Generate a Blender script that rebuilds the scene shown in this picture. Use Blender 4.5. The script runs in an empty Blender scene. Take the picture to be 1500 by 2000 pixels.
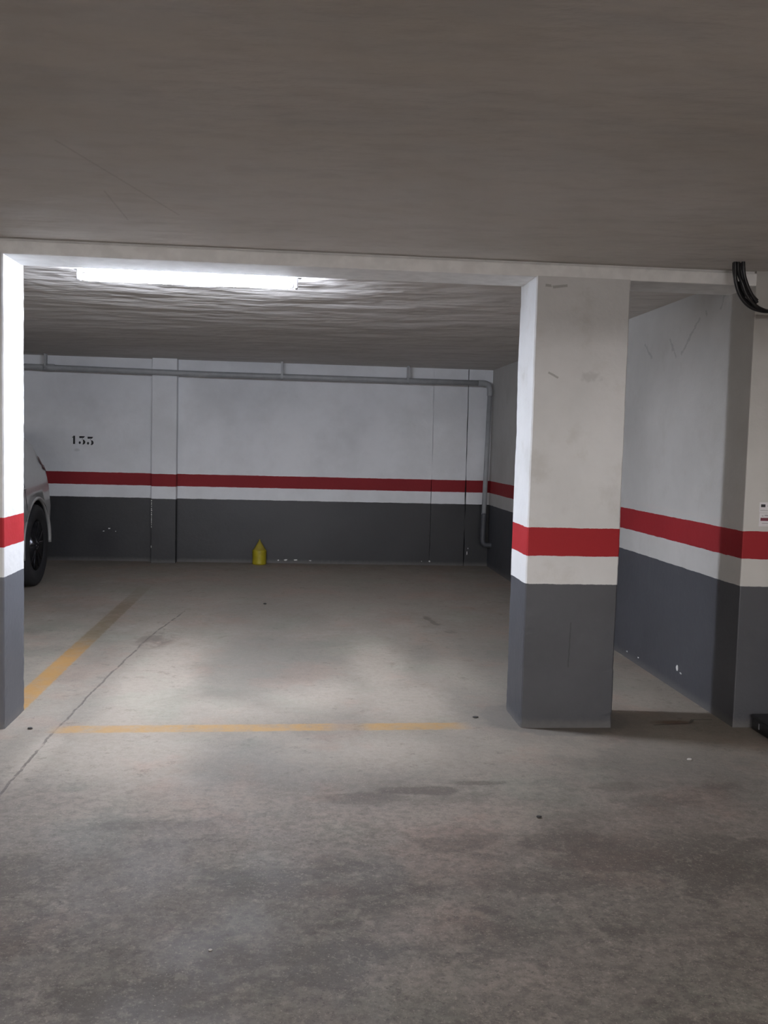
import bpy, bmesh, math, random
from mathutils import Vector, Matrix, noise
random.seed(7)
sc = bpy.context.scene
COL = sc.collection

# ------------------------------------------------------------------ camera, world, exposure
F_PX, PITCH, ROLL, YAW, EYE = 1809.24, .0717, .0258, .0926, 1.35
cd = bpy.data.cameras.new('camera'); cam = bpy.data.objects.new('camera', cd); COL.objects.link(cam)
cd.sensor_fit = 'HORIZONTAL'; cd.sensor_width = 36; cd.lens = F_PX / 1500 * 36; cd.clip_start = .05
d = Vector((math.sin(YAW)*math.cos(PITCH), math.cos(YAW)*math.cos(PITCH), -math.sin(PITCH)))
r = Vector((math.cos(YAW), -math.sin(YAW), 0)); u = r.cross(d)
R2 = r*math.cos(ROLL) + u*math.sin(ROLL); U2 = -r*math.sin(ROLL) + u*math.cos(ROLL)
m = Matrix((R2, U2, -d)).transposed().to_4x4(); m.translation = Vector((0, 0, EYE)); cam.matrix_world = m
sc.camera = cam
w = bpy.data.worlds.new('world'); sc.world = w; w.use_nodes = True
w.node_tree.nodes['Background'].inputs[0].default_value = (.02, .02, .022, 1)
w.node_tree.nodes['Background'].inputs[1].default_value = 1
sc.view_settings.view_transform = 'Standard'; sc.view_settings.look = 'None'
sc.view_settings.gamma = 1; sc.view_settings.use_curve_mapping = False
sc.view_settings.exposure = 0.0
BAY_LAMP, AISLE_LAMP = 345.0, 460.0          # emission of the tubes
COOL, WARM = (.83, .89, 1.02), (1.0, .965, .95)

# place, metres: back wall, right wall, pillar row, ceiling, beam
YB, XR, YP, ZC, ZB, PD = 10.402, 2.165, 4.3275, 2.229, 2.158, .3156
BAND = (.706, .842, .978)

# ------------------------------------------------------------------ helpers
def link(name, mesh, parent=None):
    o = bpy.data.objects.new(name, mesh); COL.objects.link(o)
    if parent: o.parent = parent
    return o
def obj(name, bm, mats, parent=None, smooth=False):
    me = bpy.data.meshes.new(name); bmesh.ops.recalc_face_normals(bm, faces=bm.faces); bm.to_mesh(me); bm.free()
    for mt in (mats if isinstance(mats, (list, tuple)) else [mats]): me.materials.append(mt)
    if smooth:
        for p in me.polygons: p.use_smooth = True
    return link(name, me, parent)
def tag(o, label=None, cat=None, group=None, kind=None):
    if label: o['label'] = label
    if cat: o['category'] = cat
    if group: o['group'] = group
    if kind: o['kind'] = kind
    return o
def thing(name, label, cat, loc=(0, 0, 0), group=None):
    o = bpy.data.objects.new(name, None); COL.objects.link(o); o.location = loc; o.empty_display_size = .1
    return tag(o, label, cat, group)
def box(bm, a, b, bevel=0, seg=2, mat=0):
    vs = [bm.verts.new((x, y, z)) for x in (a[0], b[0]) for y in (a[1], b[1]) for z in (a[2], b[2])]
    fs = [bm.faces.new([vs[i] for i in q]) for q in ((0, 1, 3, 2), (4, 6, 7, 5), (0, 4, 5, 1), (2, 3, 7, 6), (0, 2, 6, 4), (1, 5, 7, 3))]
    for f in fs: f.material_index = mat
    if bevel:
        es = list({e for f in fs for e in f.edges})
        bmesh.ops.bevel(bm, geom=es, offset=bevel, segments=seg, affect='EDGES', profile=.5)
def tube(bm, pts, rad, n=14, sub=6, cap=True, smoothcurve=True):
    P = [Vector(p) for p in pts]
    if smoothcurve and len(P) > 2:
        Q = []
        for i in range(len(P)-1):
            p0, p1, p2, p3 = P[max(i-1, 0)], P[i], P[i+1], P[min(i+2, len(P)-1)]
            for k in range(sub):
                t = k/sub
                Q.append(.5*((2*p1)+(p2-p0)*t+(2*p0-5*p1+4*p2-p3)*t*t+(3*p1-p0-3*p2+p3)*t**3))
        P = Q+[P[-1]]
    rings = []; nrm = None
    for i, p in enumerate(P):
        t = (P[min(i+1, len(P)-1)]-P[max(i-1, 0)]).normalized()
        if nrm is None: nrm = t.orthogonal().normalized()
        nrm = (nrm-t*nrm.dot(t)).normalized(); bn = t.cross(nrm)
        rr = rad(i/(len(P)-1)) if callable(rad) else rad
        rings.append([bm.verts.new(p+(nrm*math.cos(a)+bn*math.sin(a))*rr) for a in [2*math.pi*k/n for k in range(n)]])
    for A, B in zip(rings, rings[1:]):
        for k in range(n): bm.faces.new((A[k], A[(k+1) % n], B[(k+1) % n], B[k]))
    if cap: bm.faces.new(rings[0]); bm.faces.new(rings[-1][::-1])
def lathe(bm, prof, n=40, axis='Z', c=(0, 0, 0)):
    c = Vector(c); rings = []
    for rr, h in prof:
        ring = []
        for k in range(n):
            a = 2*math.pi*k/n; x, y = rr*math.cos(a), rr*math.sin(a)
            ring.append(bm.verts.new(c+(Vector((x, y, h)) if axis == 'Z' else Vector((h, x, y)))))
        rings.append(ring)
    for A, B in zip(rings, rings[1:]):
        for k in range(n): bm.faces.new((A[k], A[(k+1) % n], B[(k+1) % n], B[k]))
    for rg in (rings[0], rings[-1]):
        if (rg[0].co-rg[n//2].co).length > 1e-5: bm.faces.new(rg)
    bmesh.ops.remove_doubles(bm, verts=bm.verts, dist=1e-6)

# ------------------------------------------------------------------ node helpers
class N:
    def __init__(s, name):
        s.m = bpy.data.materials.new(name); s.m.use_nodes = True; s.t = s.m.node_tree
        s.b = s.t.nodes['Principled BSDF']; s.geo = s.new('ShaderNodeNewGeometry')
        s.pos = s.geo.outputs['Position']; sp = s.new('ShaderNodeSeparateXYZ'); s.l(s.pos, sp.inputs[0])
        s.x, s.y, s.z = sp.outputs
    def new(s, k, **kw):
        n = s.t.nodes.new(k)
        for a, v in kw.items(): setattr(n, a, v)
        return n
    def l(s, a, b): s.t.links.new(a, b)
    def put(s, v, sock):
        if isinstance(v, bpy.types.NodeSocket): s.l(v, sock)
        else: sock.default_value = (*v, 1) if isinstance(v, tuple) and len(v) == 3 and sock.type == 'RGBA' else v
    def math(s, op, a, b=0., c=None, clamp=False):
        n = s.new('ShaderNodeMath', operation=op, use_clamp=clamp); s.put(a, n.inputs[0]); s.put(b, n.inputs[1])
        if c is not None: s.put(c, n.inputs[2])
        return n.outputs[0]
    def noise(s, scale, detail=4, rough=.55, stretch=(1, 1, 1), vec=None, off=0):
        mp = s.new('ShaderNodeMapping'); mp.inputs['Scale'].default_value = stretch; mp.inputs['Location'].default_value = (off, off*1.7, off*.6)
        s.l(vec or s.pos, mp.inputs[0]); n = s.new('ShaderNodeTexNoise'); s.l(mp.outputs[0], n.inputs['Vector'])
        n.inputs['Scale'].default_value = scale; n.inputs['Detail'].default_value = detail; n.inputs['Roughness'].default_value = rough
        return n.outputs['Fac']
    def ramp(s, v, a, b, lo=0., hi=1.):
        n = s.new('ShaderNodeMapRange', interpolation_type='SMOOTHSTEP'); s.put(v, n.inputs['Value'])
        for i, q in zip(('From Min', 'From Max', 'To Min', 'To Max'), (a, b, lo, hi)): n.inputs[i].default_value = q
        return n.outputs[0]
    def mix(s, f, a, b, mode='MIX'):
        n = s.new('ShaderNodeMix', data_type='RGBA', blend_type=mode); s.put(f, n.inputs[0]); s.put(a, n.inputs[6]); s.put(b, n.inputs[7])
        return n.outputs[2]
    def bump(s, h, strength=.4, dist=.005):
        n = s.new('ShaderNodeBump'); n.inputs['Strength'].default_value = strength; n.inputs['Distance'].default_value = dist
        s.l(h, n.inputs['Height']); s.l(n.outputs[0], s.b.inputs['Normal'])
    def fin(s, col=None, rough=.8, metal=0., spec=None):
        if col is not None: s.put(col, s.b.inputs['Base Color'])
        s.put(rough, s.b.inputs['Roughness']); s.b.inputs['Metallic'].default_value = metal
        if spec is not None: s.b.inputs['Specular IOR Level'].default_value = spec
        return s.m
    def blob(s, c, rad, nz, soft=.5, wob=.5):
        """soft-edged irregular patch around a world point; nz: a noise 0..1"""
        v = None
        for co, cc, rr in zip((s.x, s.y, s.z), c, rad):
            if rr is None: continue
            q = s.math('DIVIDE', s.math('SUBTRACT', co, cc), rr); q = s.math('MULTIPLY', q, q)
            v = q if v is None else s.math('ADD', v, q)
        v = s.math('ADD', s.math('SQRT', v), s.math('MULTIPLY', s.math('SUBTRACT', nz, .5), wob*2))
        return s.ramp(v, 1-soft, 1+soft, 1, 0)
    def seg(s, a, b, wid, nz=None, wob=0., xy=('x', 'y')):
        """mask of a thin line from a to b in two world axes"""
        X, Y = getattr(s, xy[0]), getattr(s, xy[1])
        if nz is not None:
            X = s.math('ADD', X, s.math('MULTIPLY', s.math('SUBTRACT', nz, .5), wob))
        L = math.hypot(b[0]-a[0], b[1]-a[1]); tx, ty = (b[0]-a[0])/L, (b[1]-a[1])/L
        dx = s.math('SUBTRACT', X, a[0]); dy = s.math('SUBTRACT', Y, a[1])
        al = s.math('ADD', s.math('MULTIPLY', dx, tx), s.math('MULTIPLY', dy, ty))
        pe = s.math('ABSOLUTE', s.math('SUBTRACT', s.math('MULTIPLY', dx, ty), s.math('MULTIPLY', dy, tx)))
        m1 = s.ramp(pe, wid*.55, wid, 1, 0)
        m2 = s.math('MULTIPLY', s.math('GREATER_THAN', al, 0.), s.math('LESS_THAN', al, L))
        return s.math('MULTIPLY', m1, m2)

def mx(n, lst):
    v = lst[0]
    for q in lst[1:]: v = n.math('MAXIMUM', v, q)
    return v

def plain(name, col, rough=.5, metal=0., bumpsc=None, var=.08, spec=None, coat=0):
    n = N(name); nz = n.noise(14, 4)
    c = n.mix(n.ramp(nz, .35, .65), tuple(v*(1-var) for v in col), tuple(min(1, v*(1+var)) for v in col))
    if bumpsc: n.bump(n.noise(bumpsc, 3), .3, .002)
    if coat: n.b.inputs['Coat Weight'].default_value = coat
    return n.fin(c, rough, metal, spec)

def painted(name, seed=0, smudge=.25, extra=None, band=BAND, g=1., rd=1., wt=(1., 1., 1.)):
    n = N(name)
    edge = n.math('MULTIPLY', n.math('SUBTRACT', n.noise(9, 5, .7, off=seed), .5), .012)
    z = n.math('ADD', n.z, edge)
    mott = n.noise(1.6, 5, .6, off=seed+3); fine = n.noise(30, 4, .6, off=seed)
    white = n.mix(n.ramp(mott, .3, .7), (.60, .60, .595), (.70, .70, .70))
    dirt = n.ramp(n.noise(3.4, 8, .72, off=seed+9), .60, .80)
    hi = n.ramp(n.z, 1.0, 1.6)
    white = n.mix(n.math('MULTIPLY', n.math('MULTIPLY', dirt, hi), smudge), white, (.22, .21, .20))
    white = n.mix(n.ramp(n.noise(4.5, 5, .65, off=seed+21), .52, .72, 0, min(1, smudge*4)), white, n.mix(1., white, (.90, .89, .87), 'MULTIPLY'))
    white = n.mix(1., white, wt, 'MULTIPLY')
    grey = n.mix(n.ramp(mott, .3, .7), tuple(q*g for q in (.046, .0475, .054)), tuple(q*g for q in (.056, .058, .066)))  # g: tone of the one grey paint per surface, raised for lit pillar feet
    scuff = n.ramp(n.noise(5.5, 9, .8, off=seed+5), .68, .72)
    low = n.ramp(n.z, .02, .35, 1, 0)
    grey = n.mix(n.math('MULTIPLY', scuff, n.math('ADD', n.math('MULTIPLY', low, .35), .05)), grey, (.22, .22, .22))
    grey = n.mix(n.ramp(n.math('ADD', n.z, n.math('MULTIPLY', fine, .03)), .02, .07, .35, 0), grey, (.20, .19, .175))
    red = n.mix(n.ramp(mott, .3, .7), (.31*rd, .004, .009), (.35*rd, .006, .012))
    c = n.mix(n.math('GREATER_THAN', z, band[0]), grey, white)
    rb = n.math('MULTIPLY', n.math('GREATER_THAN', z, band[1]), n.math('LESS_THAN', z, band[2]))
    c = n.mix(rb, c, red)
    if extra: c = extra(n, c, fine)
    ro = n.mix(n.math('GREATER_THAN', z, band[0]), (.5, .5, .5), (.72, .72, .72))
    n.bump(n.math('ADD', n.math('MULTIPLY', n.noise(2.5, 3, .5, off=seed), 1.), n.math('MULTIPLY', fine, .25)), .5, .012)
    return n.fin(c, ro)

# ------------------------------------------------------------------ floor
def floor_mat():
    n = N('concrete_floor')
    st = (1, 1, 1)
    n1 = n.noise(1.1, 6, .62, off=2); n2 = n.noise(3.6, 7, .68, off=5, stretch=(1, .8, 1)); n3 = n.noise(28, 5, .7); n4 = n.noise(130, 3, .7)
    c = n.mix(n.ramp(n1, .35, .65), (.205, .200, .190), (.27, .262, .25))
    c = n.mix(n.math('MULTIPLY', n.ramp(n2, .40, .66), .55), c, (.34, .325, .305))
    # worn pale patches and a broad lightening of the far floor: (x, y, rx, ry, strength)
    pale = [(-.78, 5.3, .20, 1.1, .9), (-.98, 7.6, .16, 1.7, .55), (.52, 5.7, .16, .8, .9), (.60, 4.8, .26, .35, .7), (.55, 8.3, .22, 1.5, .55),
            (.1, 4.95, .30, .32, .75), (-.55, 4.62, .5, .22, .5), (-.72, 3.9, .30, .40, .75), (.45, 3.98, .25, .22, .6), (.82, 3.75, .25, .3, .35),
            (.95, 5.2, .25, .4, .35), (1.05, 6.6, .2, 1.0, .2), (-.15, 9.0, 1.2, .5, .5), (.2, 8.6, 1.9, 1.9, .8), (-1.08, 3.95, .07, .35, .8), (.45, 3.05, .5, .2, .35), (-.5, 3.35, .4, .16, .35)]
    P = None
    for i, (x, y, rx, ry, s) in enumerate(pale):
        q = n.math('MULTIPLY', n.blob((x, y, 0), (rx, ry, None), n2, .55, .9), s)
        P = q if P is None else n.math('MAXIMUM', P, q)
    c = n.mix(n.math('MULTIPLY', P, .85), c, (.405, .385, .365))
    grey = [(-.2, 5.9, .38, .8, .9), (-.2, 7.2, .4, 1.0, .35), (1.0, 4.75, .22, .5, .55), (-.22, 3.75, .25, .42, .8), (1.3, 5.2, .3, .7, .6), (.05, 2.75, .35, .25, .5),
            (-.55, 2.9, .4, .14, .8), (-.6, 2.45, .5, .2, .5), (1.7, 3.3, .3, .5, .5), (-1.05, 4.5, .12, .3, .6)]
    G = None
    for x, y, rx, ry, s in grey:
        q = n.math('MULTIPLY', n.blob((x, y, 0), (rx, ry, None), n1, .5, .9), s)
        G = q if G is None else n.math('MAXIMUM', G, q)
    c = n.mix(n.math('MULTIPLY', G, .85), c, (.185, .187, .182))
    # trodden brown dirt of the driving lane, darkened further to offset the lamps' light
    lane = n.ramp(n.math('ADD', n.y, n.math('MULTIPLY', n.math('SUBTRACT', n1, .5), 1.2)), 2.6, 4.1, 1, 0)
    nd = n.noise(2.1, 9, .72, stretch=(.8, 1.1, 1), off=11)
    c = n.mix(n.math('MULTIPLY', lane, .62), c, (.145, .133, .125))
    c = n.mix(n.math('MULTIPLY', n.math('MULTIPLY', lane, n.ramp(nd, .50, .56)), .65), c, (.088, .080, .075))
    c = n.mix(n.math('MULTIPLY', n.math('MULTIPLY', lane, n.ramp(n.noise(7, 8, .8, off=20), .54, .64)), .45), c, (.30, .285, .27))
    c = n.mix(n.math('MULTIPLY', n.ramp(n.noise(11, 9, .8, off=31), .56, .64), .40), c, (.11, .10, .09))
    scab = None
    for x, y, rx, ry, q in ((.52, 3.52, .16, .05, .9), (.25, 3.45, .22, .05, .6), (.93, 3.03, .16, .07, .9), (1.05, 2.88, .2, .07, .8), (.8, 2.75, .25, .06, .6), (1.34, 2.85, .2, .08, .7), (-.45, 3.22, .2, .05, .5),
                            (.15, 2.72, .4, .05, .6), (1.75, 3.55, .1, .05, .6), (1.3, 3.55, .12, .05, .5), (.75, 3.6, .12, .03, .7), (.4, 2.45, .3, .05, .5)):
        k = n.math('MULTIPLY', n.blob((x, y, 0), (rx, ry, None), n2, .25, 1.6), q); scab = k if scab is None else n.math('MAXIMUM', scab, k)
    c = n.mix(n.math('MULTIPLY', scab, .85), c, (.10, .088, .082))
    fl = None
    for x, y, rx, ry, q in ((-.45, 3.45, .45, .16, .8), (.55, 3.25, .5, .15, .8), (.05, 3.2, .5, .1, .5), (1.3, 3.2, .4, .15, .5), (.38, 2.5, .16, .12, .7), (1.5, 2.6, .2, .1, .5), (-.1, 2.95, .25, .12, .5), (.4, 2.25, .25, .08, .6)):
        k = n.math('MULTIPLY', n.blob((x, y, 0), (rx, ry, None), nd, .6, 1.4), q); fl = k if fl is None else n.math('MAXIMUM', fl, k)
    c = n.mix(n.math('MULTIPLY', fl, .65), c, (.33, .295, .275))
    hue = n.noise(1.7, 4, .6, off=61)
    c = n.mix(n.math('MULTIPLY', n.ramp(hue, .52, .66), .8), c, (.93, 1.0, .98), 'MULTIPLY')
    c = n.mix(n.math('MULTIPLY', n.ramp(hue, .48, .36), .8), c, (1.08, .97, .95), 'MULTIPLY')
    rough_ = n.math('MULTIPLY_ADD', lane, .75, .25)           # the lane is more pitted than the bay
    n5 = n.noise(55, 4, .75, off=70); n6 = n.noise(17, 6, .8, off=75)
    c = n.mix(n.math('MULTIPLY', n.math('MULTIPLY', n.ramp(n3, .42, .60), .45), rough_), c, (.085, .08, .075))
    c = n.mix(n.math('MULTIPLY', n.math('MULTIPLY', n.ramp(n6, .55, .62), .50), rough_), c, (.09, .082, .076))
    c = n.mix(n.math('MULTIPLY', n.math('MULTIPLY', n.ramp(n6, .46, .38), .30), rough_), c, (.36, .34, .32))
    c = n.mix(n.math('MULTIPLY', n.math('MULTIPLY', n.ramp(n5, .57, .65), .55), rough_), c, (.06, .055, .05))
    c = n.mix(n.math('MULTIPLY', n.math('MULTIPLY', n.ramp(n5, .42, .35), .35), rough_), c, (.40, .38, .36))
    c = n.mix(n.math('MULTIPLY', n.ramp(n4, .60, .70), .50), c, (.52, .50, .48))
    c = n.mix(n.math('MULTIPLY', n.ramp(n4, .38, .30), .50), c, (.06, .055, .05))
    # yellow bay lines, worn
    wear = n.ramp(n.noise(9, 7, .75, off=40), .34, .58)
    ja = n.math('MULTIPLY', n.math('SUBTRACT', n.noise(18, 4, .7), .5), .03)
    yc = n.math('MULTIPLY_ADD', n.x, .022, 4.344)
    h1 = n.ramp(n.math('ABSOLUTE', n.math('ADD', n.math('SUBTRACT', n.y, yc), ja)), .046, .062, 1, 0)
    h1 = n.math('MULTIPLY', h1, n.math('MULTIPLY', n.ramp(n.x, -1.16, -1.02), n.ramp(n.x, .72, .88, 1, 0)))
    h1 = n.math('MULTIPLY', h1, n.ramp(n.math('ABSOLUTE', n.math('SUBTRACT', n.x, .26)), .04, .12, .25, 1))
    v1 = n.ramp(n.math('ABSOLUTE', n.math('ADD', n.math('SUBTRACT', n.x, -1.388), ja)), .050, .066, 1, 0)
    v1 = n.math('MULTIPLY', v1, n.math('MULTIPLY', n.ramp(n.y, 4.5, 4.6), n.ramp(n.y, 6.9, 9.2, 1, 0)))
    vd = n.ramp(n.y, 5.7, 6.5)                       # grimed-over stretch of the long line
    c = n.mix(n.math('MULTIPLY', h1, n.math('MULTIPLY_ADD', wear, .45, .25)), c, (.42, .255, .075))
    c = n.mix(n.math('MULTIPLY', v1, n.math('MULTIPLY_ADD', wear, .35, .45)), c, n.mix(vd, (.38, .215, .05), (.16, .125, .075)))
    # settlement crack, scuffs, rust
    wig = n.noise(3.2, 6, .7, off=50); br = n.ramp(n.noise(7, 3, .6, off=55), .38, .5)
    cr = mx(n, [n.seg((-1.10, 3.3), (-1.10, 4.3), .007, wig, .05), n.seg((-1.10, 4.3), (-1.07, 5.0), .006, wig, .05),
                n.seg((-1.07, 5.0), (-1.0, 6.4), .007, wig, .06), n.seg((-1.0, 6.4), (-.88, 7.4), .008, wig, .06),
                n.seg((-1.12, 2.2), (-1.10, 3.3), .007, wig, .05)])
    c = n.mix(n.math('MULTIPLY', cr, n.math('MULTIPLY_ADD', br, .55, .06)), c, (.055, .045, .05))
    rust = n.blob((1.9, 4.41, 0), (.10, .035, None), n3, .5, .5)
    c = n.mix(n.math('MULTIPLY', rust, .7), c, (.13, .065, .035))
    cr2 = mx(n, [n.seg((1.78, 4.37), (1.98, 4.40), .008, n3, .03), n.seg((1.98, 4.40), (2.02, 4.46), .010, n3, .03), n.seg((2.02, 4.46), (2.12, 4.46), .006, n3, .02)])
    c = n.mix(n.math('MULTIPLY', cr2, .6), c, (.03, .027, .025))
    sc1 = mx(n, [n.seg((1.02, 7.25), (1.10, 6.85), .035, n2, .3), n.seg((1.08, 6.7), (1.16, 6.6), .05, n2, .3), n.blob((-.95, 6.3, 0), (.14, .28, None), n2, .3, 1.2)])
    c = n.mix(n.math('MULTIPLY', n.math('MULTIPLY', sc1, n.ramp(n2, .42, .55)), .6), c, (.12, .105, .10))
    # grey wall paint brushed onto the floor around the pillar foot
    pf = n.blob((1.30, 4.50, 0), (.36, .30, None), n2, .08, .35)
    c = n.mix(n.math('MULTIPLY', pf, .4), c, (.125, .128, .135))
    c = n.mix(1., c, (.88, .80, .705), 'MULTIPLY')
    bh = n.math('ADD', n.math('MULTIPLY', n2, .8), n.math('ADD', n.math('MULTIPLY', n3, .35), n.math('MULTIPLY', n4, .12)))
    bh = n.math('SUBTRACT', bh, n.math('MULTIPLY', cr, .5))
    n.bump(bh, .45, .008)
    return n.fin(c, n.ramp(n2, .3, .7, .62, .8), spec=.4)

def slab(name, a, b, mats, bev=0):
    bm = bmesh.new(); box(bm, a, b, bev); return tag(obj(name, bm, mats), kind='structure')

FLOOR = slab('floor', (-9.2, -9.2, -.15), (7.2, 10.7, 0), floor_mat())

def ceil_mat():
    n = N('troweled_ceiling')
    a = n.noise(3.0, 3, .5, stretch=(.55, 1.0, 1), off=4); b = n.noise(9, 4, .55, stretch=(.6, 1.3, 1), off=8); t = n.noise(.7, 4, .5)
    c = n.mix(n.ramp(t, .35, .65), (.58, .55, .515), (.65, .62, .595))
    c = n.mix(n.math('MULTIPLY', n.ramp(b, .45, .7), .12), c, (.30, .27, .25))
    g = mx(n, [n.seg((-.74, 2.9), (-.486, 3.76), .006), n.seg((-.71, 3.45), (-.705, 3.89), .005)])
    c = n.mix(n.math('MULTIPLY', g, .22), c, (.3, .28, .27))
    sp = n.ramp(n.noise(60, 2, .5, off=3), .74, .78)
    c = n.mix(n.math('MULTIPLY', sp, .4), c, (.6, .58, .56))
    n.bump(n.math('ADD', n.math('MULTIPLY', a, 1.), n.math('MULTIPLY', b, .12)), 1., .09)
    return n.fin(c, .75, spec=.3)
CEILM = ceil_mat()
slab('ceiling', (-9.2, -9.2, ZC), (7.2, 10.7, ZC+.2), CEILM)

# ------------------------------------------------------------------ walls
def soot(n, c, fine):
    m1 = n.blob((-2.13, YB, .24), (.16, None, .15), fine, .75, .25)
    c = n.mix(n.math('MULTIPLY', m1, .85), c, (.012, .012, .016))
    m2 = n.blob((-2.42, YB, 1.215), (.03, None, .015), fine, .5, .6)
    return n.mix(n.math('MULTIPLY', m2, .3), c, (.25, .25, .25))
def cobweb(n, c, fine):
    k = mx(n, [n.seg((5.75, 2.03), (5.62, 1.93), .010, fine, .08, ('y', 'z')), n.seg((5.35, 2.02), (5.25, 1.9), .010, fine, .08, ('y', 'z')),
               n.seg((5.18, 1.91), (4.95, 2.09), .012, fine, .08, ('y', 'z')), n.seg((4.88, 2.12), (4.86, 2.09), .012, fine, .08, ('y', 'z')),
               n.seg((4.66, 2.17), (4.70, 2.10), .012, fine, .08, ('y', 'z'))])
    return n.mix(n.math('MULTIPLY', k, .30), c, (.15, .15, .145))
def marks(n, c, fine):
    k = mx(n, [n.seg((1.165, 1.715), (1.215, 1.69), .006, fine, .01, ('x', 'z')), n.seg((1.135, 2.120), (1.165, 2.118), .008, fine, .02, ('x', 'z')),
               n.seg((1.17, 2.112), (1.24, 2.122), .008, fine, .02, ('x', 'z')), n.math('MULTIPLY', n.blob((1.37, YP, 1.70), (.05, None, .02), fine, .5, 1.5), .4)])
    c = n.mix(n.math('MULTIPLY', k, .5), c, (.18, .17, .16))
    j = n.math('MULTIPLY', n.math('MULTIPLY', n.seg((1.318, .30), (1.322, .52), .004, fine, .01, ('x', 'z')), 1.), n.math('LESS_THAN', n.y, YP+.02))
    return n.mix(n.math('MULTIPLY', j, .5), c, (.02, .02, .024))
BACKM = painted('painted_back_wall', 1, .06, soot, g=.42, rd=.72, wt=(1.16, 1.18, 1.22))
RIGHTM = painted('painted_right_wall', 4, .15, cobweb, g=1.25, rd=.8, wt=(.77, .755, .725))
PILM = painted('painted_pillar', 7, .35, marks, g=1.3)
PIL2M = painted('painted_left_pillar', 12, .12, g=2.1)  # same grey paint, lightened here for the side strongly lit by the tube
PLAINM = painted('painted_far_walls', 15, .1)
WHITEM = plain('white_beam_paint', (.84, .84, .835), .75, bumpsc=6, var=.05)
DARK = plain('dark_joint', (.012, .013, .015), .9)
CHIP = plain('bare_plaster', (.62, .62, .60), .9, var=.15)

def chip(bm, c, ax, w_, h_, mat, seed, out):
    """small irregular flake of bare plaster standing just off the paint; ax: 'x' wall faces -X, 'y' wall faces -Y"""
    rn = random.Random(seed); k = 9; vs = []; ws = []
    for i in range(k):
        a = 2*math.pi*i/k; q = .6+.5*rn.random(); p, q2 = math.cos(a)*w_*.5*q, math.sin(a)*h_*.5*q
        o1 = Vector((p, -out, q2)) if ax == 'y' else Vector((-out, p, q2)); o0 = Vector((p, .004, q2)) if ax == 'y' else Vector((.004, p, q2))
        vs.append(bm.verts.new(Vector(c)+o1)); ws.append(bm.verts.new(Vector(c)+o0))
    f = bm.faces.new(vs); f.material_index = mat
    for i in range(k):
        f = bm.faces.new((vs[i], vs[(i+1) % k], ws[(i+1) % k], ws[i])); f.material_index = mat

# back wall: three panels with open joints between them, dark masonry behind
bm = bmesh.new()
def wavy_panel(x0, x1, w0, w1, s0, s1):
    nz = 60; L = []; Rr = []
    for i in range(nz+1):
        z = ZC*i/nz
        L.append((x0+s0*z+w0*noise.noise(Vector((x0, 0, z*3))), z)); Rr.append((x1+s1*z+w1*noise.noise(Vector((x1+5, 0, z*3))), z))
    for i in range(nz):
        q = [(L[i]), (Rr[i]), (Rr[i+1]), (L[i+1])]
        fr = [bm.verts.new((a, YB, z)) for a, z in q]; bk = [bm.verts.new((a, YB+.05, z)) for a, z in q]
        bm.faces.new(fr); bm.faces.new((fr[0], fr[3], bk[3], bk[0])); bm.faces.new((fr[1], bk[1], bk[2], fr[2]))
wavy_panel(-9, 1.500, 0, .006, 0, -.004)
wavy_panel(1.5035, 1.892, .006, .010, -.004, -.005)
wavy_panel(1.899, XR+.01, .010, 0, -.003, 0)
box(bm, (-9.2, YB+.03, -.1), (XR+.3, YB+.25, ZC+.05), mat=1)
for i, (x, z, w_, h_) in enumerate([(-.213, .034, .020, .018), (-.13, .038, .050, .020), (-.02, .040, .040, .018), (.145, .034, .035, .010), (1.93, .15, .012, .05), (1.50, .045, .02, .02), (1.41, .045, .01, .01), (1.94, .2, .01, .02), (-2.07, .36, .03, .014), (-2.0, .33, .01, .012), (-2.13, .33, .02, .01)]):
    chip(bm, (x, YB, z), 'y', w_, h_, 2, i, .0015)
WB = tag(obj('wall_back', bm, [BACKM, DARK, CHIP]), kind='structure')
# pilaster
bm = bmesh.new(); box(bm, (-1.598, YB-.13, 0), (-1.334, YB+.01, ZC), .004)
for i in range(14):
    chip(bm, (-1.594, YB-.13, .40+.022*i+random.uniform(-.004, .004)), 'y', .006+.008*random.random(), .02, 1, 60+i, .0015)
chip(bm, (-1.594, YB-.13, .18), 'y', .008, .03, 1, 90, .0015)
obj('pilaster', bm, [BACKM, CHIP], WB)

# stencilled bay number 133
INK = plain('stencil_paint', (.006, .007, .010), .7)
bm = bmesh.new()
def zp(zx, zy):
    return Vector((-2.475+(zx-375)/18.75*.00555, YB-.0012, 1.374-((zy-281)-.022*(zx-375))/18.75*.0056))
def poly(P):
    A = [bm.verts.new(zp(*p)) for p in P]; B = [bm.verts.new(zp(*p)+Vector((0, .002, 0))) for p in P]
    bm.faces.new(A); k = len(A)
    for i in range(k): bm.faces.new((A[i], A[(i+1) % k], B[(i+1) % k], B[i]))
def ell(cx, cy, rx, ry): poly([(cx+rx*math.cos(2*math.pi*i/16), cy+ry*math.sin(2*math.pi*i/16)) for i in range(16)])
poly([(432, 300), (497, 300), (499, 600), (426, 600)]); poly([(395, 345), (426, 325), (426, 375), (400, 372)])
for dx, dy in ((0, 0), (298, 22)):
    poly([(648+dx, 312+dy), (856+dx, 318+dy), (808+dx, 380+dy), (652+dx, 388+dy)])
    poly([(772+dx, 436+dy), (828+dx, 452+dy), (866+dx, 505+dy), (862+dx, 570+dy), (812+dx, 616+dy), (748+dx, 612+dy), (778+dx, 586+dy), (788+dx, 530+dy), (780+dx, 475+dy)])
    ell(667+dx, 552+dy, 38, 50)
    poly([(735+dx, 425+dy), (770+dx, 395+dy), (780+dx, 402+dy), (748+dx, 438+dy)])
tag(obj('painted_number', bm, INK, WB), 'stencilled black number 133')

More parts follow.
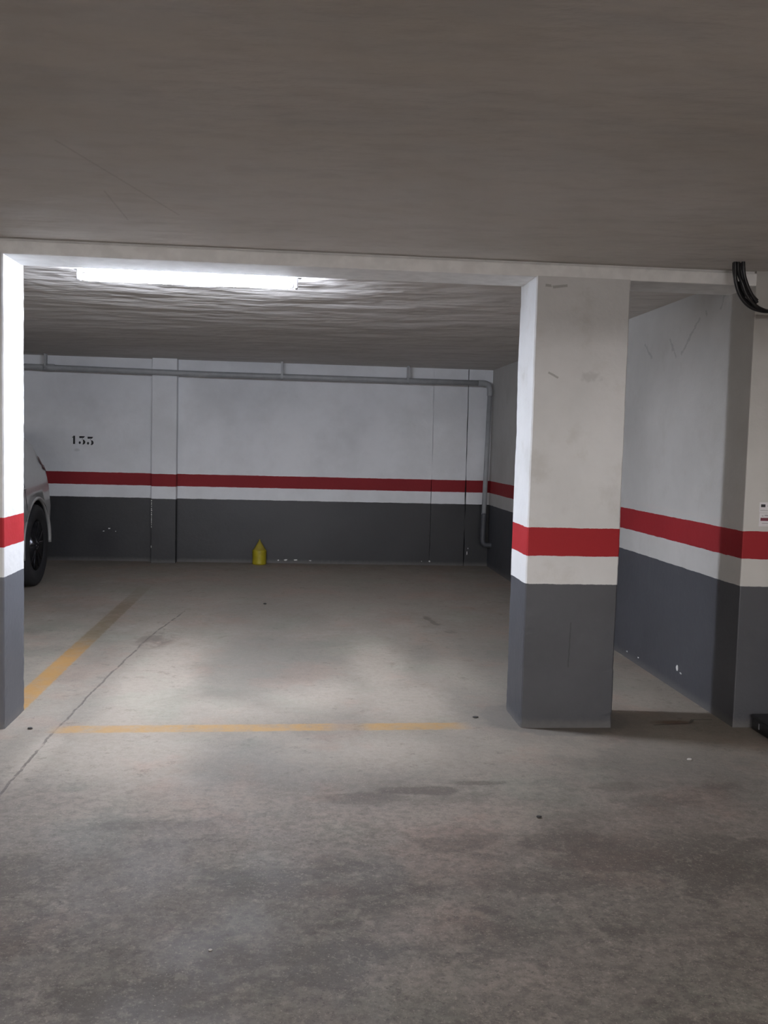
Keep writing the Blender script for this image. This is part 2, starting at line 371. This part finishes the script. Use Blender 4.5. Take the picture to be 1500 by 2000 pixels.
# right wall block: its left face runs along the bay, its front face looks onto the lane
bm = bmesh.new(); box(bm, (XR, YP, -.1), (7.2, YB+.25, ZC+.02), .005)
for i, (y, z, w_, h_) in enumerate([(5.02, .13, .030, .034), (4.97, .112, .03, .010), (5.82, .045, .03, .012), (6.08, .085, .02, .02), (5.62, .05, .02, .01)]):
    chip(bm, (XR, y, z), 'x', w_, h_, 1, 20+i, .002)
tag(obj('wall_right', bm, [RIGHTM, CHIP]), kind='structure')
slab('wall_left', (-9.2, -9.2, -.1), (-9.0, 10.7, ZC+.02), PLAINM)
slab('wall_front', (-9.2, -9.2, -.1), (7.2, -9.0, ZC+.02), PLAINM)
slab('wall_lane', (7.0, -9.2, -.1), (7.2, YP+.02, ZC+.02), PLAINM)

# ------------------------------------------------------------------ beam and pillars
bm = bmesh.new()
box(bm, (-9.02, YP+.002, ZB), (XR+.01, YP+.285, ZC-.011), .005)
box(bm, (-9.02, YP+.022, ZC-.016), (XR+.01, YP+.285, ZC+.01))
tag(obj('ceiling_beam', bm, WHITEM), 'long low white painted beam across the ceiling above the two pillars', 'beam')

def pillar(name, x0, x1, mat, label, seed, top=ZB+.004, mats=None):
    bm = bmesh.new(); rings = []; nz = 110
    y0, y1 = YP, YP+PD; c = .006
    base = []
    for (a, b) in (((x0+c, y0), (x1-c, y0)), ((x1, y0+c), (x1, y1-c)), ((x1-c, y1), (x0+c, y1)), ((x0, y1-c), (x0, y0+c))):
        for k in range(9): base.append((a[0]+(b[0]-a[0])*k/8, a[1]+(b[1]-a[1])*k/8, k in (0, 8)))
    cx, cy = (x0+x1)/2, (y0+y1)/2
    for i in range(nz+1):
        z = top*i/nz; ring = []
        for x, y, cor in base:
            v = Vector((x*7, y*7, z*5+seed)); q = .0022*noise.noise(v)
            if cor:
                j = noise.noise(Vector((x*3+seed, y*3, z*22))); q += -.003*max(0, j) - (.006*max(0, noise.noise(Vector((x+seed, y, z*40)))) if z < .5 else 0)
            dv = Vector((x-cx, y-cy, 0)).normalized()
            ring.append(bm.verts.new((x+dv.x*q, y+dv.y*q, z)))
        rings.append(ring)
    n_ = len(base)
    for A, B in zip(rings, rings[1:]):
        for k in range(n_): bm.faces.new((A[k], A[(k+1) % n_], B[(k+1) % n_], B[k]))
    bm.faces.new(rings[0]); bm.faces.new(rings[-1])
    return tag(obj(name, bm, mat), label, 'pillar')
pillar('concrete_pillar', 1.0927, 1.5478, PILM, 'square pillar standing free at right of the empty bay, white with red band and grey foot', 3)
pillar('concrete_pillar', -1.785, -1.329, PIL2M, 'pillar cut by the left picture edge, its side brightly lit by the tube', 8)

# ------------------------------------------------------------------ lamps
def emis(name, col, st):
    m_ = bpy.data.materials.new(name); m_.use_nodes = True; b = m_.node_tree.nodes['Principled BSDF']
    b.inputs['Base Color'].default_value = (.8, .8, .8, 1); b.inputs['Emission Color'].default_value = (*col, 1); b.inputs['Emission Strength'].default_value = st
    return m_
LAMPW = plain('lamp_housing_enamel', (.75, .76, .78), .4)
CAPM = plain('lamp_cap_plastic', (.6, .6, .62), .4)
def lamp(x0, x1, y, em, label, cat='ceiling lamp', drop=0.):
    t = thing('fluorescent_lamp', label, cat, (0, 0, 0))
    cx = (x0+x1)/2; L = x1-x0
    t.location = (cx, y, ZC-drop)
    if drop:
        for s_ in (-1, 1):
            bm = bmesh.new(); tube(bm, [(s_*L*.3, 0, -.005), (s_*L*.3, 0, drop-.001)], .005, 8); obj('hanging_rod', bm, LAMPW, t)
    bm = bmesh.new(); box(bm, (-L/2, -.025, -.034), (L/2, .025, -.0005), .004); obj('housing', bm, LAMPW, t)
    bm = bmesh.new(); lathe(bm, [(.006, -L/2+.036), (.012, -L/2+.040), (.018, -L/2+.060), (.018, L/2-.080), (.012, L/2-.060), (.006, L/2-.056)], 20, 'X', (0, 0, -.070)); [setattr(v, 'co', Vector((v.co.x, v.co.y*2.0, v.co.z))) for v in bm.verts]; obj('tube', bm, em, t, True)
    for s in (-1, 1):
        bm = bmesh.new(); q = (L/2-.028)*s
        box(bm, (q-.010, -.020, -.088), (q+.010, .020, -.030), .006); obj('lamp_holder', bm, CAPM, t)
    bm = bmesh.new(); lathe(bm, [(.011, L/2-.056), (.011, L/2-.042)], 14, 'X', (0, 0, -.070)); obj('tube_cap', bm, CAPM, t, True)
    return t
lamp(-1.15, -.005, 4.865, emis('bay_tube_light', COOL, BAY_LAMP), 'glowing fluorescent tube on the ceiling just behind the beam')
LANE = emis('lane_tube_light', WARM, AISLE_LAMP)
for x_, y_, lb in ((1.1, -2.95, 'tube lamp behind the far beam at the back of the camera, nearest right one'), (-1.5, -3.45, 'tube lamp behind the far beam at the back of the camera, left of the middle'),
                   (2.4, -4.1, 'tube lamp deep in the opposite bays, right one'), (-.3, -5.1, 'tube lamp deep in the opposite bays, middle one'), (-3.4, -6.4, 'tube lamp deepest in the opposite bays, left one')):
    lamp(x_-.62, x_+.62, y_, LANE, lb, drop=.13 if y_ < -5 else 0.)  # unseen lamps; stagger and drop chosen to grade light on pillars and beam
bm = bmesh.new(); box(bm, (-9.02, -2.33, 2.105), (7.02, -2.05, ZC+.01), .005)  # unseen beam, its depth chosen to cut lane lamp light off upper pillars
tag(obj('ceiling_beam', bm, WHITEM), 'unseen white beam behind the camera, depth set to cut off the lane lamps', 'beam')

# ------------------------------------------------------------------ pipe
PIPEM = plain('grey_pvc', (.35, .36, .37), .45, var=.06)
PY = YB-.19
PIPEZ = [(-8.9, 2.15), (-2.9, 2.088), (-1.0, 2.068), (1.0, 2.067), (1.985, 2.067)]
t = thing('drain_pipe', 'grey pipe running under the ceiling along the back wall and down the right corner', 'pipe', (0, 0, 0))
bm = bmesh.new(); tube(bm, [(x, PY, z) for x, z in PIPEZ], .030, 18, smoothcurve=False); obj('horizontal_pipe', bm, PIPEM, t, True)
bm = bmesh.new(); tube(bm, [(1.96, PY, 2.067), (2.03, PY, 2.066), (2.075, PY, 2.045), (2.094, PY, 2.0), (2.095, PY, 1.93)], .033, 18, 8); obj('elbow', bm, PIPEM, t, True)
bm = bmesh.new(); tube(bm, [(2.095, PY, 1.95), (2.068, PY, .36)], .026, 18); obj('vertical_pipe', bm, PIPEM, t, True)
PD2 = plain('grey_painted_pvc', (.075, .078, .088), .5)
bm = bmesh.new(); tube(bm, [(2.0735, PY, .62), (2.068, PY, .36), (2.072, PY, .30), (2.095, PY, .268), (2.13, PY, .262), (2.18, PY, .262)], .029, 18, 8); tag(obj('elbow', bm, PD2, t, True), 'elbow painted dark grey like the wall')
bm = bmesh.new(); tube(bm, [(-2.72, PY, 2.087), (-2.61, PY, 2.086)], .036, 18); obj('coupling', bm, PIPEM, t, True)
for x, z in ((-2.70, 2.086), (-.204, 2.067), (1.174, 2.067)):
    bm = bmesh.new(); box(bm, (x-.011, PY-.033, z-.02), (x+.011, PY-.030, ZC-.001)); box(bm, (x-.011, PY+.030, z-.02), (x+.011, PY+.033, ZC-.001))
    tube(bm, [(x-.012, PY, z), (x+.012, PY, z)], .0345, 18); obj('hanger', bm, PIPEM, t)

# ------------------------------------------------------------------ yellow container
YEL = plain('yellow_plastic', (.34, .28, .012), .45, var=.12); YEL2 = plain('yellow_cone_plastic', (.30, .24, .03), .45)
t = thing('yellow_container', 'small yellow cylinder with a pointed cone top on the floor against the back wall', 'container', (-.419, 10.285, 0))
bm = bmesh.new(); lathe(bm, [(0, 0), (.070, 0), (.077, .006), (.079, .016), (.077, .024), (.078, .05), (.0765, .09), (.078, .13), (.079, .148), (.076, .158), (.071, .165), (0, .165)], 40); obj('body', bm, YEL, t, True)
bm = bmesh.new(); lathe(bm, [(.070, .163), (.066, .172), (.050, .196), (.032, .225), (.016, .252), (.008, .264), (.008, .278), (0, .279)], 40); obj('cone_top', bm, YEL2, t, True)

# ------------------------------------------------------------------ car
SILVER = plain('silver_car_paint', (.52, .52, .51), .33, .55, var=.02, coat=.6)
BLK = plain('black_trim', (.012, .012, .014), .5); TYRE = plain('tyre_rubber', (.012, .012, .014), .75, bumpsc=60)
RIM = plain('black_alloy', (.02, .02, .024), .22, .6); GLS = plain('dark_glass', (.02, .022, .026), .06, 0, spec=.8)
TAIL = plain('tail_lamp_plastic', (.10, .035, .038), .2, spec=.7)
car = thing('car', 'silver hatchback parked at left, mostly hidden by the left pillar', 'car', (-3.22, 7.2, 0))
# local: x right (towards the empty bay) +-.89, y back +, z up ; rear end about y=2.08
W2 = .89
ST = [ # y, half width scale, floor z, belt z, roof z, roof half width
    (-2.08, .62, .40, .62, .66, .45), (-2.02, .78, .28, .70, .76, .60), (-1.85, .92, .22, .76, .86, .70), (-1.5, .985, .20, .84, .95, .72), (-1.05, 1., .20, .90, 1.02, .70),
    (-.85, 1., .20, .93, 1.07, .66), (-.45, 1., .20, .95, 1.30, .60), (-.10, 1., .20, .965, 1.46, .57), (.35, 1., .20, .99, 1.54, .60), (.80, 1., .20, 1.03, 1.53, .63),
    (1.15, 1., .20, 1.06, 1.50, .66), (1.40, 1., .20, 1.08, 1.42, .69), (1.62, 1., .20, 1.09, 1.32, .71), (1.78, 1., .20, 1.07, 1.22, .71), (1.92, .96, .21, 1.0, 1.12, .70), (2.02, .88, .24, .92, 1.02, .66), (2.08, .74, .38, .80, .88, .54)]
def section(s):
    y, ws, z0, zb_, zr, rw = s; w_ = W2*ws; h = zb_-z0
    pr = [(0, z0), (w_*.55, z0), (w_*.88, z0+.01), (w_*.965, z0+.07), (w_*.99, z0+h*.35), (w_, z0+h*.58), (w_*.985, z0+h*.76), (w_*.965, z0+h*.88), (w_*.935, zb_)]
    k = min(1, (zr-zb_)/.4)
    rwx = rw if k > .2 else max(rw, w_*.75)
    pr += [((w_*.925)*(1-a)+rwx*1.06*a, zb_+(zr-.05*k-zb_)*a) for a in (.12, .45, .80, .94)]
    pr += [(rwx*.97, zr-.025*k-.004), (rwx*.8, zr-.003), (rwx*.4, zr+.012*k+.004), (0, zr+.016*k+.006)]
    return [Vector((x, y, z)) for x, z in pr]
# denser stations
def interp(a, b, t_): return tuple(p+(q-p)*t_ for p, q in zip(a, b))
SS = []
for a, b in zip(ST, ST[1:]):
    for k in range(3): SS.append(interp(a, b, k/3))
SS.append(ST[-1])
bm = bmesh.new(); rings = []
for s in SS:
    h_ = section(s); ring = [bm.verts.new(p) for p in h_] + [bm.verts.new((-p.x, p.y, p.z)) for p in h_[-2:0:-1]]
    rings.append(ring)
for A, B in zip(rings, rings[1:]):
    k_ = len(A)
    for k in range(k_): bm.faces.new((A[k], A[(k+1) % k_], B[(k+1) % k_], B[k]))
bm.faces.new(rings[0]); bm.faces.new(rings[-1])
body = obj('body', bm, [SILVER, BLK], car, True)
WH = [(s*.80, y) for s in (1, -1) for y in (-1.25, 1.385)]
ctm = bmesh.new()
for (x, y) in WH:
    cb = bmesh.new(); s = 1 if x > 0 else -1
    lathe(cb, [(.412, .60), (.412, 1.2)] if s > 0 else [(.412, -1.2), (.412, -.60)], 48, 'X', (0, y, .37))
    cut = obj('cutter', cb, [BLK], car)
    md = body.modifiers.new('b', 'BOOLEAN'); md.operation = 'DIFFERENCE'; md.solver = 'EXACT'; md.object = cut
    try: md.material_mode = 'TRANSFER'
    except Exception: pass
    bpy.context.view_layer.update()
    ev = body.evaluated_get(bpy.context.evaluated_depsgraph_get()); nm = bpy.data.meshes.new_from_object(ev)
    body.modifiers.clear(); body.data = nm
    bpy.data.objects.remove(cut)
# wheel-arch lips
for (x, y) in WH:
    bm = bmesh.new(); s = 1 if x > 0 else -1
    P = []
    for k in range(25):
        a = math.radians(-2+194*k/24); P.append((s*(.872), y+.424*math.cos(a), .37+.424*math.sin(a)))
    tube(bm, P, .019, 10, 2); obj('wheel_arch_trim', bm, SILVER, car, True)
def wheel(x, y, s):
    bm = bmesh.new()
    R = .37
    pr = [(.225, -.10), (.32, -.112), (.352, -.105), (R-.003, -.085), (R, -.04), (R, .04), (R-.003, .085), (.352, .105), (.32, .112), (.235, .10), (.225, .085), (.225, -.085)]
    lathe(bm, pr, 56, 'X'); o = obj('wheel', bm, TYRE, car, True); o.location = (x, y, R)
    bm = bmesh.new()
    lathe(bm, [(.226, s*.095), (.215, s*.088), (.205, s*.02), (.205, -s*.06)], 48, 'X')
    for k in range(5):
        a0 = 2*math.pi*k/5+.3
        for da in (-.16, .16):
            a1 = a0+da*.4; a2 = a0+da*1.5
            p1 = Vector((s*.075, math.cos(a1)*.045, math.sin(a1)*.045)); p2 = Vector((s*.088, math.cos(a2)*.215, math.sin(a2)*.215))
            tube(bm, [p1, (p1+p2)/2+Vector((s*.008, 0, 0)), p2], lambda q: .020-.008*q, 8, 4)
    obj('rim', bm, RIM, o, True)
    bm = bmesh.new(); lathe(bm, [(.045, s*.06), (.045, s*.095), (.03, s*.102), (0, s*.104)], 24, 'X'); obj('hub_cap', bm, RIM, o, True)
    bm = bmesh.new(); lathe(bm, [(.15, -s*.04), (.15, -s*.02), (.02, -s*.02)], 32, 'X'); obj('brake_disc', bm, plain('disc_steel', (.25, .25, .26), .35, .9), o, True)
    for k in range(5):
        a = 2*math.pi*k/5+.6
        bm = bmesh.new(); lathe(bm, [(.008, s*.07), (.008, s*.1), (.004, s*.103)], 8, 'X', (0, .028*math.cos(a), .028*math.sin(a))); obj('wheel_bolt', bm, plain('bolt_steel', (.5, .5, .5), .3, .9) if k == 0 and x > 0 and y > 0 else bpy.data.materials['bolt_steel'], o, True)
wheel(.775, 1.385, 1); wheel(-.775, 1.385, -1); wheel(.775, -1.25, 1); wheel(-.775, -1.25, -1)
def panel(name, y0, y1, i0, i1, mat, side=1, off=.004, nseg=10, t0=0., t1=1.):
    """a skin of the body between two stations and two profile rows"""
    bm = bmesh.new(); G = []
    def sect_at(y):
        for a, b in zip(ST, ST[1:]):
            if a[0] <= y <= b[0]: return section(interp(a, b, (y-a[0])/(b[0]-a[0])))
        return section(ST[-1])
    for k in range(nseg+1):
        s = sect_at(y0+(y1-y0)*k/nseg); row = []
        m_ = 6
        for j in range(m_+1):
            q = i0+(i1-i0)*j/m_; i = min(int(q), len(s)-2); p = s[i].lerp(s[i+1], q-i); tn = (s[i+1]-s[i]).normalized(); nr = Vector((tn.z, 0, -tn.x))
            p = p+nr*off; row.append(Vector((p.x*side, p.y, p.z)))
        G.append(row)
    V = [[bm.verts.new(p) for p in row] for row in G]
    for a, b in zip(V, V[1:]):
        for j in range(len(a)-1): bm.faces.new((a[j], a[j+1], b[j+1], b[j]))
    o = obj(name, bm, mat, car, True); md = o.modifiers.new('s', 'SOLIDIFY'); md.thickness = .003; md.offset = 0
    return o
for sd in (1, -1):
    panel('side_window', -.42, .28, 9.15, 11.7, GLS, sd); panel('side_window', .36, 1.02, 9.15, 11.7, GLS, sd); panel('side_window', 1.07, 1.24, 9.3, 11.3, GLS, sd)
    panel('tail_light', 1.70, 2.03, 7.7, 10.2, TAIL, sd, .006)
    panel('shut_line', 1.025, 1.032, 3.5, 9, BLK, sd, .002, 2); panel('shut_line', .315, .322, 3.5, 9, BLK, sd, .002, 2); panel('shut_line', -.75, -.743, 3.5, 9, BLK, sd, .002, 2)
    panel('sill_trim', -.8, .9, 2.2, 3.4, BLK, sd, .004)
    bm = bmesh.new(); x = sd*.885
    tube(bm, [(x, .20, .875), (x+sd*.03, .17, .88), (x+sd*.03, .08, .88), (x, .05, .875)], .010, 8); obj('door_handle', bm, SILVER, car, True)
    bm = bmesh.new(); tube(bm, [(x, .92, .90), (x+sd*.03, .89, .905), (x+sd*.03, .80, .905), (x, .77, .90)], .010, 8); obj('door_handle', bm, SILVER, car, True)
    bm = bmesh.new(); box(bm, (min(sd*.86, sd*1.02), -.62, .98), (max(sd*.86, sd*1.02), -.50, 1.10), .03, 3); obj('side_mirror', bm, SILVER, car, True)
    panel('headlight', -2.0, -1.75, 6.8, 8.8, GLS, sd, .005)
panel('windscreen', -.80, -.18, 13.4, 16, GLS, 1, .006); panel('windscreen', -.80, -.18, 13.4, 16, GLS, -1, .006)
panel('rear_window', 1.45, 1.80, 13.6, 16, GLS, 1, .006); panel('rear_window', 1.45, 1.80, 13.6, 16, GLS, -1, .006)

# ------------------------------------------------------------------ cable bundle hanging from the ceiling at right
CAB = plain('black_cable_sheath', (.010, .010, .012), .32, var=.1)
t = thing('cable_bundle', 'bundle of thick black cables hanging out of the ceiling at the right picture edge', 'cable', (0, 0, 0))
Yc = 4.15
def cp(a, b, yy=Yc):
    # a across, b down, measured on the vertical plane in which the bundle hangs
    a -= 1436; b -= 520
    return (1.9710+a*0.002437+b*0.000125, yy, 2.2100+a*0.000094+b*-0.002313)
def cable(P, rr, nm='cable'):
    bm = bmesh.new(); tube(bm, P, rr, 12, 8); return obj(nm, bm, CAB, t, True)
CABLES = [([(1436, 500, 0), (1436, 522, 0), (1437, 550, 0), (1446, 578, 0), (1462, 597, 0), (1482, 606, 0), (1510, 608, 0), (1560, 598, 0), (1600, 560, 0), (1610, 505, 0)], .0085),
          ([(1450, 505, .02), (1452, 530, .02), (1458, 553, .02), (1468, 573, .01), (1479, 588, .0)], .0090),
          ([(1442, 500, .0), (1442, 530, .0), (1447, 552, -.01), (1456, 576, -.01), (1470, 594, -.01), (1486, 604, -.005), (1512, 607, .012), (1562, 597, .012)], .0085),
          ([(1438, 500, .015), (1437, 528, .015), (1443, 556, .015), (1454, 580, .015), (1467, 592, .015), (1478, 594, .02)], .0090),
          ([(1449, 503, -.012), (1451, 536, -.012), (1458, 560, -.012), (1468, 580, -.012), (1477, 592, -.01)], .0080)]
for P, rr in CABLES: cable([cp(a, b, Yc+c_) for a, b, c_ in P], rr)
TAPE = plain('black_tape', (.012, .012, .013), .25)
bm = bmesh.new(); tube(bm, [cp(1447, 548), cp(1452, 562), cp(1460, 576)], .017, 14, 5); obj('tape_wrap', bm, TAPE, t, True)

# ------------------------------------------------------------------ notices on the right-hand wall
PAPER = plain('white_paper', (.66, .64, .66), .6, var=.03); RED = plain('dark_red_print', (.16, .03, .05), .6); GREYP = plain('grey_print', (.30, .29, .30), .6); BLKP = plain('black_print', (.03, .028, .035), .6)
def notice(label, x, z0, z1, w_, prints):
    t = thing('paper_notice', label, 'notice', (x, YP, z0))
    bm = bmesh.new(); box(bm, (0, -.0022, 0), (w_, -.0002, z1-z0)); obj('sheet', bm, PAPER, t)
    for nm, m_, a, b, c, d_ in prints:
        bm = bmesh.new(); box(bm, (a, -.0030, c), (b, -.0021, d_)); obj(nm, bm, m_, t)
notice('small white paper notice with a dark square, upper of two on the right wall', 2.2415, 1.071, 1.121, .13,
       [('dark_square', BLKP, .007, .029, .026, .040), ('print_line', GREYP, .004, .12, .009, .0115), ('print_line', GREYP, .038, .11, .031, .0335)])
notice('small white paper notice with a dark red bar, lower of two on the right wall', 2.243, 1.003, 1.068, .13,
       [('print_line', GREYP, .012, .020, .049, .053), ('print_line', GREYP, .026, .09, .051, .056), ('red_bar', RED, .006, .12, .027, .042), ('print_line', GREYP, .014, .11, .014, .0165)])

# ------------------------------------------------------------------ low black box on the floor at right
BP = plain('black_plastic', (.012, .013, .015), .35, bumpsc=40)
t = thing('plastic_box', 'low black plastic box on the floor against the right-hand wall', 'box', (2.247, 3.72, 0))
bm = bmesh.new(); box(bm, (0, 0, 0), (.5, .58, .066), .010, 3); obj('body', bm, BP, t, True)
bm = bmesh.new(); box(bm, (-.003, -.003, .060), (.503, .583, .076), .006, 3); obj('lid', bm, BP, t, True)
bm = bmesh.new(); box(bm, (-.004, .500, .022), (.002, .508, .050), .001); tag(obj('slit_highlight', bm, plain('slit_highlight_grey', (.16, .16, .17), .4), t), 'thin grey strip for the slit highlight')  # grey strip standing in for the bright highlight on the box side

# ------------------------------------------------------------------ grit on the floor
def grit(x, y, r_, mat, label, cat, seed, flat=.5):
    bm = bmesh.new(); bmesh.ops.create_icosphere(bm, subdivisions=2, radius=r_)
    for v in bm.verts:
        q = 1+.35*noise.noise(v.co*40/ max(r_*40, .3)+Vector((seed, 0, 0))); v.co = Vector((v.co.x*q*1.3, v.co.y*q, v.co.z*q*flat))
    lo = min(v.co.z for v in bm.verts)
    for v in bm.verts: v.co.z -= lo
    o = obj('pebble', bm, mat); o.location = (x, y, 0); return tag(o, label, cat)
DK = plain('dark_grit', (.03, .027, .025), .8); LT = plain('pale_grit', (.5, .48, .45), .8)
grit(.903, 3.248, .008, DK, 'dark pebble on the bare lane floor in front of the right pillar', 'pebble', 1)
grit(-.264, 7.732, .011, DK, 'dark crumb on the floor in the middle of the empty bay', 'pebble', 2)
grit(-1.215, 4.33, .009, DK, 'dark crumb beside the left end of the yellow line', 'pebble', 3)
grit(.905, 4.50, .012, DK, 'dark flake on the floor just left of the right pillar foot', 'pebble', 4, .3)
grit(1.74, 3.86, .009, LT, 'pale crumb on the lane floor in front of the dark floor strip', 'pebble', 5, .4)
grit(-.21, 2.40, .004, LT, 'pale crumb on the lane floor nearest the camera', 'pebble', 6, .5)
